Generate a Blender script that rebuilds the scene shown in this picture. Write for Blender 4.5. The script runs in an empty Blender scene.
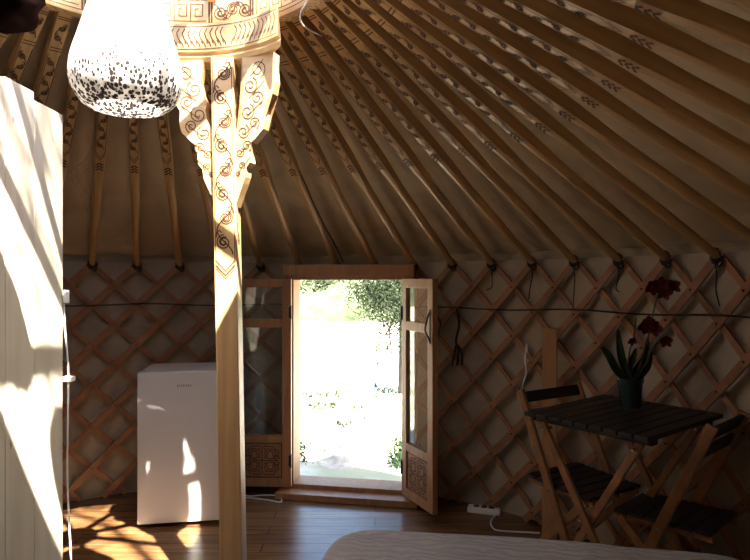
import bpy, bmesh, math, random
from mathutils import Vector, Matrix, noise
random.seed(7)
S = bpy.context.scene
C = S.collection
PI = math.pi

# ------------------------------------------------------------------ camera, sky, sun, exposure
F = 600.0
cam = bpy.data.cameras.new('camera'); cam.lens = F / 750 * 36; cam.sensor_width = 36
cam.clip_start = .05
camo = bpy.data.objects.new('camera', cam); C.objects.link(camo)
camo.location = (0, 0, 1.4); camo.rotation_euler = (PI / 2, 0, 0)
S.camera = camo

SUN_DIR = Vector((-.33, .53, -1.0)).normalized()
w = bpy.data.worlds.new('sky'); S.world = w; w.use_nodes = True
nt = w.node_tree; nt.nodes.clear()
sky = nt.nodes.new('ShaderNodeTexSky'); sky.sky_type = 'NISHITA'; sky.sun_disc = False
sky.sun_elevation = math.asin(-SUN_DIR.z); sky.sun_rotation = math.atan2(-SUN_DIR.x, -SUN_DIR.y)
bg = nt.nodes.new('ShaderNodeBackground'); bg.inputs['Strength'].default_value = .38
wo = nt.nodes.new('ShaderNodeOutputWorld')
nt.links.new(sky.outputs[0], bg.inputs[0]); nt.links.new(bg.outputs[0], wo.inputs[0])
sun = bpy.data.lights.new('sun', 'SUN'); sun.energy = 16; sun.angle = math.radians(.55); sun.color = (1, .93, .82)
suno = bpy.data.objects.new('sun', sun); C.objects.link(suno)
suno.rotation_euler = SUN_DIR.to_track_quat('-Z', 'Y').to_euler(); suno.location = (3, -4, 9)
# sky portals in the crown opening and the doorway (they only steer sampling)
def portal(loc, rot, sx, sy):
    l = bpy.data.lights.new('portal', 'AREA'); l.shape = 'RECTANGLE'; l.size = sx; l.size_y = sy
    l.cycles.is_portal = True
    o = bpy.data.objects.new('portal', l); o.location = loc; o.rotation_euler = rot; C.objects.link(o)
portal((-.74, 1.85, 2.62), (0, 0, 0), 1.2, 1.2)
portal((-.14, 4.02, .73), (-PI / 2, 0, math.radians(-10)), .8, 1.4)
V = S.view_settings
V.view_transform = 'Standard'; V.look = 'None'; V.gamma = 1; V.use_curve_mapping = False
V.exposure = 1.6
S.cycles.use_denoising = True
S.cycles.max_bounces = 10; S.cycles.diffuse_bounces = 7; S.cycles.transmission_bounces = 8
S.cycles.sample_clamp_indirect = 6

# ------------------------------------------------------------------ materials
def mat(name, col, rough=.7, spec=.4, metal=0):
    m = bpy.data.materials.new(name); m.use_nodes = True
    b = m.node_tree.nodes['Principled BSDF']
    b.inputs['Base Color'].default_value = (*col, 1); b.inputs['Roughness'].default_value = rough
    b.inputs['Specular IOR Level'].default_value = spec; b.inputs['Metallic'].default_value = metal
    return m
def N(m, t): return m.node_tree.nodes.new(t)
def L(m, a, b): m.node_tree.links.new(a, b)
def ramp(m, fac, stops):
    r = N(m, 'ShaderNodeValToRGB'); e = r.color_ramp.elements
    e[0].position, e[0].color = stops[0][0], (*stops[0][1], 1)
    e[1].position, e[1].color = stops[-1][0], (*stops[-1][1], 1)
    for p, c in stops[1:-1]:
        x = e.new(p); x.color = (*c, 1)
    L(m, fac, r.inputs[0]); return r.outputs[0]
def coords(m, scale, kind='Object'):
    tc = N(m, 'ShaderNodeTexCoord'); mp = N(m, 'ShaderNodeMapping'); mp.inputs['Scale'].default_value = scale
    L(m, tc.outputs[kind], mp.inputs[0]); return mp.outputs[0]
def bump(m, h, strength=.3, dist=.01):
    b = N(m, 'ShaderNodeBump'); b.inputs['Strength'].default_value = strength; b.inputs['Distance'].default_value = dist
    L(m, h, b.inputs['Height']); L(m, b.outputs[0], m.node_tree.nodes['Principled BSDF'].inputs['Normal'])
def wood(name, c1, c2, scale, rough=.5, spec=.4, knots=False):
    m = mat(name, c1, rough, spec)
    co = coords(m, scale)
    n = N(m, 'ShaderNodeTexNoise'); n.inputs['Scale'].default_value = 1; n.inputs['Detail'].default_value = 6
    n.inputs['Distortion'].default_value = .6
    L(m, co, n.inputs['Vector'])
    out = ramp(m, n.outputs[0], [(.3, c1), (.7, c2)])
    L(m, out, m.node_tree.nodes['Principled BSDF'].inputs['Base Color'])
    bump(m, n.outputs[0], .15, .003)
    return m
pole_wood = wood('honey_pine_pole', (.54, .33, .14), (.38, .22, .085), (2, 40, 40), .45)
post_wood = wood('honey_pine_upright', (.70, .46, .22), (.56, .33, .14), (40, 40, 2), .4)
crown_wood = wood('carved_pine', (.68, .46, .23), (.56, .34, .15), (12, 12, 30), .5)
door_wood = wood('varnished_door_pine', (.40, .20, .08), (.29, .13, .05), (30, 30, 3), .4)
lattice_wood = wood('lattice_larch', (.37, .175, .085), (.23, .10, .05), (9, 9, 9), .6)
chair_wood = wood('orange_acacia', (.31, .14, .05), (.21, .085, .028), (14, 14, 14), .5)
plank_wood = wood('rough_plank', (.46, .24, .10), (.36, .17, .07), (30, 30, 2), .6)
burnt = mat('burnt_lines', (.085, .035, .015), .8)
carve = mat('carved_relief', (.10, .035, .014), .8)
knot = mat('leather_knot', (.05, .025, .015), .8)
black_rope = mat('black_cord', (.02, .016, .013), .8)
dark_slat = wood('dark_stained_slat', (.020, .015, .012), (.011, .008, .007), (8, 40, 40), .45)
steel = mat('zinc_bolt', (.7, .7, .7), .25, .5, 1)
iron = mat('black_iron', (.02, .018, .016), .5, .5, .6)
white_plastic = mat('white_plastic', (.75, .74, .72), .4)
socket_dark = mat('socket_dark', (.03, .03, .03), .5)
white_cable = mat('white_cable', (.75, .73, .70), .5)
fridge_white = mat('fridge_enamel', (.74, .725, .70), .32)
grey_mark = mat('grey_print', (.18, .17, .17), .5)
flag_dark = mat('matte_dark_brown', (.010, .005, .004), 1, 0)

def cloth(name, c1, c2, sc, bs, dist, rough=.9):
    m = mat(name, c1, rough, .15)
    co = coords(m, (sc, sc, sc)); n = N(m, 'ShaderNodeTexNoise'); n.inputs['Detail'].default_value = 7
    n.inputs['Scale'].default_value = 1; n.inputs['Distortion'].default_value = 1.2
    L(m, co, n.inputs['Vector'])
    L(m, ramp(m, n.outputs[0], [(.3, c1), (.7, c2)]), m.node_tree.nodes['Principled BSDF'].inputs['Base Color'])
    bump(m, n.outputs[0], bs, dist)
    return m
roof_cloth = cloth('roof_canvas', (.58, .46, .31), (.46, .36, .23), 3.5, .6, .03)
wall_cloth = cloth('wall_canvas', (.45, .37, .265), (.35, .28, .20), 4, .5, .02)

white_board = mat('whitewashed_board', (.82, .78, .70), .6, .3)
def _wb(m):
    co = coords(m, (14, 14, 1.2)); n = N(m, 'ShaderNodeTexNoise'); n.inputs['Detail'].default_value = 5; n.inputs['Scale'].default_value = 1
    L(m, co, n.inputs['Vector'])
    c = ramp(m, n.outputs[0], [(.3, (.56, .49, .38)), (.62, (.68, .61, .49))])
    v = N(m, 'ShaderNodeTexVoronoi'); v.inputs['Scale'].default_value = 1; L(m, coords(m, (9, 9, 3.2)), v.inputs['Vector'])
    k = ramp(m, v.outputs['Distance'], [(.03, (1, 1, 1)), (.07, (0, 0, 0))])
    mx = N(m, 'ShaderNodeMix'); mx.data_type = 'RGBA'
    L(m, k, mx.inputs['Factor']); L(m, c, mx.inputs['A']); mx.inputs['B'].default_value = (.30, .18, .09, 1)
    L(m, mx.outputs['Result'], m.node_tree.nodes['Principled BSDF'].inputs['Base Color'])
_wb(white_board)

floor_mat = mat('floor_planks', (.2, .1, .05), .32, .5)
def _fl(m):
    br = N(m, 'ShaderNodeTexBrick'); br.inputs['Scale'].default_value = 1
    br.inputs['Brick Width'].default_value = 1.6; br.inputs['Row Height'].default_value = .11
    br.inputs['Mortar Size'].default_value = .0025; br.offset = .37
    br.inputs['Color1'].default_value = (.9, .9, .9, 1); br.inputs['Color2'].default_value = (.62, .62, .62, 1)
    br.inputs['Mortar'].default_value = (.15, .15, .15, 1)
    L(m, coords(m, (1, 1, 1)), br.inputs['Vector'])
    n = N(m, 'ShaderNodeTexNoise'); n.inputs['Scale'].default_value = 1; n.inputs['Detail'].default_value = 8; n.inputs['Distortion'].default_value = 1
    L(m, coords(m, (3, 34, 3)), n.inputs['Vector'])
    c = ramp(m, n.outputs[0], [(.25, (.12, .052, .022)), (.5, (.24, .115, .046)), (.75, (.33, .17, .07))])
    mx = N(m, 'ShaderNodeMix'); mx.data_type = 'RGBA'; mx.blend_type = 'MULTIPLY'; mx.inputs['Factor'].default_value = 1
    L(m, c, mx.inputs['A']); L(m, br.outputs['Color'], mx.inputs['B'])
    L(m, mx.outputs['Result'], m.node_tree.nodes['Principled BSDF'].inputs['Base Color'])
    bump(m, br.outputs['Fac'], .4, -.003)
    n2 = N(m, 'ShaderNodeTexNoise'); n2.inputs['Scale'].default_value = 5; n2.inputs['Detail'].default_value = 5
    rr = N(m, 'ShaderNodeMapRange'); rr.inputs['To Min'].default_value = .14; rr.inputs['To Max'].default_value = .34
    L(m, n2.outputs[0], rr.inputs[0]); L(m, rr.outputs[0], m.node_tree.nodes['Principled BSDF'].inputs['Roughness'])
_fl(floor_mat)

spread_mat = mat('woven_bedspread', (.5, .46, .40), .95, .1)
def _sp(m):
    n = N(m, 'ShaderNodeTexNoise'); n.inputs['Scale'].default_value = 5; L(m, coords(m, (1, 1, 1)), n.inputs['Vector'])
    wv = N(m, 'ShaderNodeTexWave'); wv.inputs['Scale'].default_value = 9; wv.inputs['Distortion'].default_value = 9
    wv.inputs['Detail'].default_value = 2; wv.inputs['Detail Scale'].default_value = 1.2; wv.bands_direction = 'Y'
    L(m, coords(m, (1, 1, 1)), wv.inputs['Vector'])
    L(m, ramp(m, wv.outputs['Fac'], [(.2, (.45, .40, .35)), (.8, (.52, .47, .41))]), m.node_tree.nodes['Principled BSDF'].inputs['Base Color'])
    bump(m, wv.outputs['Fac'], .7, .008)
_sp(spread_mat)

glass = bpy.data.materials.new('window_glass'); glass.use_nodes = True
_b = glass.node_tree.nodes['Principled BSDF']; _b.inputs['Transmission Weight'].default_value = 1; _b.inputs['Roughness'].default_value = 0
_b.inputs['IOR'].default_value = 1.45; _b.inputs['Base Color'].default_value = (.9, .93, .92, 1)

shade_mat = bpy.data.materials.new('flecked_lampshade'); shade_mat.use_nodes = True
def _sh(m):
    ns = m.node_tree.nodes; ns.clear()
    out = N(m, 'ShaderNodeOutputMaterial'); d = N(m, 'ShaderNodeBsdfDiffuse'); t = N(m, 'ShaderNodeBsdfTranslucent')
    mx = N(m, 'ShaderNodeMixShader'); mx.inputs[0].default_value = .45
    L(m, d.outputs[0], mx.inputs[1]); L(m, t.outputs[0], mx.inputs[2]); L(m, mx.outputs[0], out.inputs[0])
    v = N(m, 'ShaderNodeTexVoronoi'); v.inputs['Scale'].default_value = 1; v.feature = 'F1'
    nz = N(m, 'ShaderNodeTexNoise'); nz.inputs['Scale'].default_value = 30
    tc = N(m, 'ShaderNodeTexCoord')
    L(m, coords(m, (92, 92, 70)), v.inputs['Vector'])
    # flecks crowd together towards the rim of the shade
    sx = N(m, 'ShaderNodeSeparateXYZ'); L(m, tc.outputs['Object'], sx.inputs[0])
    mr = N(m, 'ShaderNodeMapRange'); mr.inputs['From Min'].default_value = .21; mr.inputs['From Max'].default_value = .015
    mr.inputs['To Min'].default_value = -.32; mr.inputs['To Max'].default_value = .36
    L(m, sx.outputs['Z'], mr.inputs[0])
    wn = N(m, 'ShaderNodeMath'); wn.operation = 'MULTIPLY'; wn.inputs[1].default_value = .42
    cr = N(m, 'ShaderNodeSeparateColor'); L(m, v.outputs['Color'], cr.inputs[0]); L(m, cr.outputs[0], wn.inputs[0])
    ad = N(m, 'ShaderNodeMath'); ad.operation = 'ADD'; L(m, mr.outputs[0], ad.inputs[0]); L(m, wn.outputs[0], ad.inputs[1])
    lt = N(m, 'ShaderNodeMath'); lt.operation = 'LESS_THAN'; L(m, v.outputs['Distance'], lt.inputs[0]); L(m, ad.outputs[0], lt.inputs[1])
    mc = N(m, 'ShaderNodeMix'); mc.data_type = 'RGBA'; mc.inputs['A'].default_value = (.9, .89, .87, 1); mc.inputs['B'].default_value = (.07, .055, .05, 1)
    L(m, lt.outputs[0], mc.inputs['Factor']); L(m, mc.outputs['Result'], d.inputs[0]); L(m, mc.outputs['Result'], t.inputs[0])
_sh(shade_mat)

# ------------------------------------------------------------------ helpers
def new_bm(): return bmesh.new()
def obj(name, bm, mats, parent=None, loc=None, smooth=False):
    me = bpy.data.meshes.new(name)
    bmesh.ops.recalc_face_normals(bm, faces=bm.faces) if not getattr(bm, 'keep', False) else None
    bm.to_mesh(me); bm.free()
    if not isinstance(mats, (list, tuple)): mats = [mats]
    for m in mats: me.materials.append(m)
    if smooth:
        me.polygons.foreach_set('use_smooth', [True] * len(me.polygons))
        me.set_sharp_from_angle(angle=math.radians(40))
    o = bpy.data.objects.new(name, me); C.objects.link(o)
    if parent: o.parent = parent
    if loc: o.location = loc
    return o
def thing(name, label, cat, loc=(0, 0, 0), rz=0, group=None):
    o = bpy.data.objects.new(name, None); C.objects.link(o); o.empty_display_size = .05
    o.location = loc; o.rotation_euler = (0, 0, rz); o['label'] = label; o['category'] = cat
    if group: o['group'] = group
    return o
def tag(o, label, cat, group=None, kind=None):
    o['label'] = label; o['category'] = cat
    if group: o['group'] = group
    if kind: o['kind'] = kind
    return o
def struct(o): o['kind'] = 'structure'; return o
def box(bm, c, s, M=None, bev=0, mi=0):
    r = bmesh.ops.create_cube(bm, size=1)
    vs = r['verts']
    T = Matrix.Translation(c) @ (M or Matrix()) @ Matrix.Diagonal((*s, 1))
    bmesh.ops.transform(bm, matrix=T, verts=vs)
    fs = list({f for v in vs for f in v.link_faces})
    for f in fs: f.material_index = mi
    if bev:
        es = list({e for v in vs for e in v.link_edges})
        bmesh.ops.bevel(bm, geom=es, offset=bev, segments=2, affect='EDGES', profile=.6)
def beam(bm, a, b, wd, th, up=(0, 0, 1), bev=.002, mi=0):
    a, b = Vector(a), Vector(b); d = (b - a); ln = d.length; d.normalize()
    s = d.cross(Vector(up)).normalized(); u = s.cross(d)
    M = Matrix((d, s, u)).transposed().to_4x4()
    box(bm, (a + b) / 2, (ln, wd, th), M, bev, mi)
def tube(bm, pts, r, seg=8, mi=0, cap=True):
    pts = [Vector(p) for p in pts]; rings = []
    rr = r if isinstance(r, (list, tuple)) else [r] * len(pts)
    prev = None
    for i, p in enumerate(pts):
        d = (pts[min(i + 1, len(pts) - 1)] - pts[max(i - 1, 0)]).normalized()
        if prev is None:
            x = d.orthogonal().normalized()
        else:
            x = (prev - d * prev.dot(d)).normalized()
        prev = x; y = d.cross(x)
        rings.append([bm.verts.new(p + (x * math.cos(2 * PI * k / seg) + y * math.sin(2 * PI * k / seg)) * rr[i]) for k in range(seg)])
    for a, b in zip(rings, rings[1:]):
        for k in range(seg):
            f = bm.faces.new((a[k], a[(k + 1) % seg], b[(k + 1) % seg], b[k])); f.material_index = mi
    if cap:
        for rg in (rings[0][::-1], rings[-1]):
            f = bm.faces.new(rg); f.material_index = mi
def bez(p0, p1, p2, p3, n=12):
    p0, p1, p2, p3 = map(Vector, (p0, p1, p2, p3)); o = []
    for i in range(n + 1):
        t = i / n; u = 1 - t
        o.append(p0 * u**3 + p1 * 3 * u * u * t + p2 * 3 * u * t * t + p3 * t**3)
    return o
def smoothpath(pts, n=6):
    pts = [Vector(p) for p in pts]; out = []
    for i in range(len(pts) - 1):
        a = pts[max(i - 1, 0)]; b = pts[i]; c = pts[i + 1]; d = pts[min(i + 2, len(pts) - 1)]
        for k in range(n):
            t = k / n
            out.append(.5 * ((2 * b) + (c - a) * t + (2 * a - 5 * b + 4 * c - d) * t * t + (3 * b - a - 3 * c + d) * t**3))
    out.append(pts[-1]); return out
def prism(bm, outline, th, fn, mi=0):
    """outline: 2-D points (u, v), extruded th; fn maps (u, v, w) to 3-D"""
    a = [bm.verts.new(fn(u, v, -th / 2)) for u, v in outline]
    b = [bm.verts.new(fn(u, v, th / 2)) for u, v in outline]
    n = len(a)
    for k in range(n):
        bm.faces.new((a[k], a[(k + 1) % n], b[(k + 1) % n], b[k])).material_index = mi
    for q in (a, b):
        f = bm.faces.new(q); f.material_index = mi
        bmesh.ops.triangulate(bm, faces=[f])
def lathe(bm, prof, seg=40, mi=0, closed=False):
    rings = []
    for r, z in prof:
        rings.append([bm.verts.new((r * math.cos(2 * PI * k / seg), r * math.sin(2 * PI * k / seg), z)) for k in range(seg)])
    for a, b in zip(rings, rings[1:]):
        for k in range(seg):
            bm.faces.new((a[k], a[(k + 1) % seg], b[(k + 1) % seg], b[k])).material_index = mi
    if closed:
        bm.faces.new(rings[0][::-1]); bm.faces.new(rings[-1])
def strip(bm, line, wd, fn, mi=1, lift=.0012):
    """flat burnt line: 2-D polyline -> ribbon of tiny raised quads through fn(u, v, w)"""
    n = len(line); L_, R_ = [], []
    for i in range(n):
        a = line[max(i - 1, 0)]; b = line[min(i + 1, n - 1)]
        dx, dy = b[0] - a[0], b[1] - a[1]; l = math.hypot(dx, dy) or 1
        nx, ny = -dy / l * wd / 2, dx / l * wd / 2
        L_.append(bm.verts.new(fn(line[i][0] + nx, line[i][1] + ny, lift)))
        R_.append(bm.verts.new(fn(line[i][0] - nx, line[i][1] - ny, lift)))
    for i in range(n - 1):
        bm.faces.new((L_[i], R_[i], R_[i + 1], L_[i + 1])).material_index = mi
def scrolls(u0, u1, wd, step=None):
    """running cloud-scroll ornament along u, width wd, as 2-D polylines"""
    step = step or wd * 1.0; n = max(1, round((u1 - u0) / step)); step = (u1 - u0) / n; out = []
    out.append([(u0 + i / 8 * step, math.cos(PI * i / 8) * wd * .42) for i in range(n * 8 + 1)])
    for k in range(n):
        s = 1 if k % 2 else -1
        cx, cy = u0 + (k + .5) * step, s * wd * .06
        for r0, ph, turns in ((.42, 0, 3.4), (.31, .5, 2.0)):
            sp = []
            for i in range(21):
                a = i / 20 * turns * PI; r = wd * r0 * (1 - i / 20 * .80)
                sp.append((cx + r * math.cos(a * s + ph), cy + r * math.sin(a * s + ph)))
            out.append(sp)
        out.append([(cx + step * .2, s * wd * .46), (cx + step * .42, s * wd * .44), (cx + step * .5, s * wd * .30), (cx + step * .4, s * wd * .18)])
    return out
def at(px, py, Y): return Vector(((px - 375) / F * Y, Y, 1.4 + (280 - py) / F * Y))
def onfloor(px, py, z=0):
    Y = F * (1.4 - z) / (py - 280); return Vector(((px - 375) / F * Y, Y, z))

# ------------------------------------------------------------------ yurt geometry
YC = Vector((-.68, 1.85, 0)); WR = 2.30; WH = 1.50          # wall centre, canvas radius, wall height
CC = Vector((-.74, 1.84, 0))                                # crown centre
def wp(phi, r, h, c=YC): return Vector((c.x + r * math.sin(phi), c.y + r * math.cos(phi), h))
DPHI = 2 * PI / 53; PHI0 = .074
D0, D1 = .055, .405                                         # angular span of the door frame

# floor: round plank floor on a plinth
bm = new_bm()
prev = None; top = []; bot = []
for k in range(72):
    a = 2 * PI * k / 72
    top.append(bm.verts.new(wp(a, 2.42, 0))); bot.append(bm.verts.new(wp(a, 2.42, -.09)))
bm.faces.new(top); bm.faces.new(bot[::-1])
for k in range(72): bm.faces.new((top[k], bot[k], bot[(k + 1) % 72], top[(k + 1) % 72]))
struct(obj('floor', bm, floor_mat))

# canvas wall with soft folds, an inner and an outer skin
bm = new_bm()
def wallr(phi, h):
    return WR + .012 * noise.noise(Vector((phi * 9, h * 1.3, 0))) + .006 * noise.noise(Vector((phi * 30, h * 5, 4)))
NA = 360
cols = [D1 + (2 * PI - (D1 - D0)) * k / NA for k in range(NA + 1)]
hs = [0, .12, .25, .4, .55, .7, .85, 1.0, 1.15, 1.3, 1.42, 1.52]
inn = [[bm.verts.new(wp(a, wallr(a, h), h)) for h in hs] for a in cols]
out = [[bm.verts.new(wp(a, WR + .06, h)) for h in hs] for a in cols]
for i in range(NA):
    for j in range(len(hs) - 1):
        bm.faces.new((inn[i][j], inn[i][j + 1], inn[i + 1][j + 1], inn[i + 1][j]))
        bm.faces.new((out[i][j], out[i + 1][j], out[i + 1][j + 1], out[i][j + 1]))
for g in (0, NA):
    for j in range(len(hs) - 1): bm.faces.new((inn[g][j], out[g][j], out[g][j + 1], inn[g][j + 1]))
# strip of wall over the door
for k in range(8):
    a, b = D0 + (D1 - D0) * k / 8, D0 + (D1 - D0) * (k + 1) / 8
    bm.faces.new([bm.verts.new(p) for p in (wp(a, WR + .02, 1.44), wp(b, WR + .02, 1.44), wp(b, WR + .02, 1.56), wp(a, WR + .02, 1.56))])
struct(obj('wall_round', bm, wall_cloth, smooth=True))

# roof canvas: cone with sag and wrinkles between the poles, opaque felt above
bm = new_bm()
NB = 53 * 8; ts = [0, .04, .1, .18, .27, .36, .46, .56, .66, .76, .86, .95, 1]
def roofp(phi, t, off=0):
    a = wp(phi, WR + .01, WH + .02); b = wp(phi, .655, 2.555, CC)
    p = a.lerp(b, t)
    k = (phi - PHI0) / DPHI; fr = abs((k % 1) - .5) * 2
    sag = -.012 * (1 - fr) * math.sin(PI * min(1, t * 1.1)) + .016 * noise.noise(Vector((phi * 14, t * 5, 1))) * (1 - t) + .012 * noise.noise(Vector((phi * 40, t * 14, 7))) * (1 - t)**1.5
    return p + Vector((0, 0, .045 + sag + off))
rr = [[bm.verts.new(roofp(2 * PI * i / NB, t)) for t in ts] for i in range(NB)]
for i in range(NB):
    for j in range(len(ts) - 1):
        bm.faces.new((rr[i][j], rr[(i + 1) % NB][j], rr[(i + 1) % NB][j + 1], rr[i][j + 1]))
ro = [[bm.verts.new(roofp(2 * PI * i / 72, t, .09) if t < .99 else roofp(2 * PI * i / 72, 1, .05)) for t in (0, .5, 1)] for i in range(72)]
for i in range(72):
    for j in range(2):
        bm.faces.new((ro[i][j], ro[i][j + 1], ro[(i + 1) % 72][j + 1], ro[(i + 1) % 72][j]))
sk = [(bm.verts.new(wp(2 * PI * i / 72, WR + .09, 1.40)), ro[i][0]) for i in range(72)]
for i in range(72):
    a, b = sk[i], sk[(i + 1) % 72]; bm.faces.new((a[0], a[1], b[1], b[0]))
struct(obj('ceiling', bm, roof_cloth, smooth=True))

# ------------------------------------------------------------------ outside ground and hillside
pale_ground = mat('pale_dry_ground', (.62, .57, .47), .95, .1)
def _pg(m):
    n = N(m, 'ShaderNodeTexNoise'); n.inputs['Scale'].default_value = 1; n.inputs['Detail'].default_value = 8
    L(m, coords(m, (1.2, 1.2, 1.2)), n.inputs['Vector'])
    L(m, ramp(m, n.outputs[0], [(.35, (.36, .34, .20)), (.5, (.60, .54, .42)), (.7, (.70, .63, .52))]), m.node_tree.nodes['Principled BSDF'].inputs['Base Color'])
_pg(pale_ground)
hill_green = mat('scrubby_hill', (.10, .12, .05), .95, .05)
def _hg(m):
    n = N(m, 'ShaderNodeTexNoise'); n.inputs['Scale'].default_value = 1; n.inputs['Detail'].default_value = 10; n.inputs['Roughness'].default_value = .75
    L(m, coords(m, (.8, .8, .8)), n.inputs['Vector'])
    L(m, ramp(m, n.outputs[0], [(.35, (.035, .048, .022)), (.5, (.085, .10, .05)), (.66, (.17, .18, .12))]), m.node_tree.nodes['Principled BSDF'].inputs['Base Color'])
_hg(hill_green)
bm = new_bm()
gx = [-40 + 80 * i / 60 for i in range(61)]; gy = [-30 + i for i in range(0, 55)]
gv = []
for y in gy:
    row = []
    for x in gx:
        d = math.hypot(x + .68, y - 1.85)
        z = -.10 + (0 if d < 5 else .12 * noise.noise(Vector((x * .4, y * .4, 0))))
        row.append(bm.verts.new((x, y, z)))
    gv.append(row)
for j in range(len(gy) - 1):
    for i in range(60): bm.faces.new((gv[j][i], gv[j][i + 1], gv[j + 1][i + 1], gv[j + 1][i]))
struct(obj('ground', bm, pale_ground, smooth=True))
bm = new_bm(); gv = []
for j in range(28):
    y = 20.5 + j * 1.3; row = []
    for i in range(61):
        x = gx[i]; s = max(0, y - 21.5 - 1.0 * noise.noise(Vector((x * .25, 0, 3))))
        z = -.35 + s * .52 + .9 * noise.noise(Vector((x * .3, y * .3, 2))) * min(1, s * .3)
        row.append(bm.verts.new((x, y, z)))
    gv.append(row)
for j in range(27):
    for i in range(60): bm.faces.new((gv[j][i], gv[j][i + 1], gv[j + 1][i + 1], gv[j + 1][i]))
struct(obj('hillside', bm, hill_green, smooth=True))

# ------------------------------------------------------------------ door
door = bpy.data.objects.new('door_1', None); C.objects.link(door)
door.location = (-.17, 3.88, 0); door.rotation_euler = (0, 0, math.radians(-10)); struct(door)
HW = .365
bm = new_bm()
box(bm, (-HW - .03, .02, .75), (.06, .08, 1.5), bev=.004); box(bm, (HW + .03, .02, .75), (.06, .08, 1.5), bev=.004)
box(bm, (-HW - .055, .155, .75), (.03, .19, 1.5)); box(bm, (HW + .055, .155, .75), (.03, .19, 1.5))
box(bm, (0, .02, .034), (2 * HW, .08, .067), bev=.004); box(bm, (0, .155, .0), (2 * HW + .1, .19, .07)); box(bm, (0, .02, 1.45), (2 * HW, .08, .10), bev=.004); box(bm, (0, .155, 1.475), (2 * HW + .1, .19, .05))
box(bm, (0, -.03, 1.462), (2 * HW + .13, .03, .075), bev=.004)
obj('door_frame', bm, door_wood, door)
bm = new_bm()
box(bm, (0, -.075, .02), (2 * HW + .18, .11, .04), bev=.004)
obj('threshold', bm, door_wood, door)

LW, LH, LT = .38, 1.345, .034
def medallion(bm, cx, cz, W, H, fn, mi):
    def q(pts): strip(bm, [(cx + a * W, cz + b * H) for a, b in pts], .0065, fn, mi, .003)
    ang = lambda c, r, a0, a1, n=10: [(c[0] + r * math.cos(a0 + (a1 - a0) * i / n), c[1] + r * math.sin(a0 + (a1 - a0) * i / n)) for i in range(n + 1)]
    q([(0, -.42), (0, .42)]); q([(-.44, 0), (.44, 0)])
    for sx in (-1, 1):
        for sy in (-1, 1):
            m = lambda P: [(sx * a, sy * b) for a, b in P]
            q(m(ang((.22, .20), .15, -.9 * PI, .75 * PI, 14))); q(m(ang((.22, .20), .085, -.3 * PI, 1.2 * PI, 10)))
            q(m([(.03, .42), (.10, .45), (.2, .42), (.30, .44), (.36, .34), (.44, .28), (.42, .16), (.47, .05)]))
            q(m([(.06, .06), (.10, .14), (.06, .22), (.1, .32), (.06, .38)]))
            q(m(ang((.36, .10), .05, 0, 1.7 * PI, 8)))
def leaf_door(side):
    """local x runs from the hinge (0) outwards to the free edge (LW); y = 0 is the mid plane; the room face is -y"""
    o = bpy.data.objects.new('door_leaf', None); C.objects.link(o); o.parent = door
    sgn = -1 if side == 'left' else 1
    X = lambda x: sgn * x
    o.location = (sgn * (HW + .002), -.055, .062)
    st = .058
    bm = new_bm()
    for x0, x1, z0, z1 in ((0, st, 0, LH), (LW - st, LW, 0, LH), (st, LW - st, 0, .055), (st, LW - st, LH - .055, LH),
                           (st, LW - st, .285, .335), (st, LW - st, 1.03, 1.085)):
        box(bm, (X((x0 + x1) / 2), 0, (z0 + z1) / 2), (x1 - x0, LT, z1 - z0), bev=.0025)
    # inner mouldings
    obj('leaf_frame', bm, door_wood, o)
    for z0, z1 in ((.335, 1.03), (1.085, LH - .055)):
        bm = new_bm(); box(bm, (X(LW / 2), 0, (z0 + z1) / 2), (LW - 2 * st, .005, z1 - z0))
        obj('glass_pane', bm, glass, o)
    bm = new_bm()
    box(bm, (X(LW / 2), 0, .17), (LW - 2 * st, .016, .23), bev=.002)
    W, H = LW - 2 * st - .02, .21
    for sd in (-1, 1):
        medallion(bm, X(LW / 2), .17, W, H, lambda u, v, w_: Vector((u, sd * (.008 + w_), v)), 1)
        for z in (.062, .278):
            strip(bm, [(X(st + .005), z), (X(LW - st - .005), z)], .006, lambda u, v, w_: Vector((u, sd * (.008 + w_), v)), 1, .002)
        for x in (st + .006, LW - st - .006):
            strip(bm, [(X(x), .06), (X(x), .28)], .006, lambda u, v, w_: Vector((u, sd * (.008 + w_), v)), 1, .002)
    obj('carved_panel', bm, [door_wood, carve], o)
    bm = new_bm()
    for z in (.17, 1.13):
        tube(bm, [(X(.0), -LT / 2 - .003, z - .045), (X(0), -LT / 2 - .003, z + .045)], .0042)
        box(bm, (X(.008), -LT / 2 - .001, z), (.014, .003, .07))
    obj('hinge', bm, iron, o)
    return o
ll = leaf_door('left'); ll.rotation_euler = (0, 0, math.radians(7))
rl = leaf_door('right'); rl.rotation_euler = (0, 0, math.radians(-55))
bm = new_bm()
for s in (-1, 1):
    tube(bm, smoothpath([(LW - .028, s * (LT / 2 + .002), .985), (LW - .024, s * (LT / 2 + .014), 1.01), (LW - .034, s * (LT / 2 + .03), 1.05), (LW - .022, s * (LT / 2 + .03), 1.09), (LW - .03, s * (LT / 2 + .014), 1.13), (LW - .024, s * (LT / 2 + .002), 1.155)]), .0048)
    box(bm, (LW - .027, s * (LT / 2 + .001), 1.07), (.016, .003, .2))
obj('door_handle', bm, iron, rl)

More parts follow.
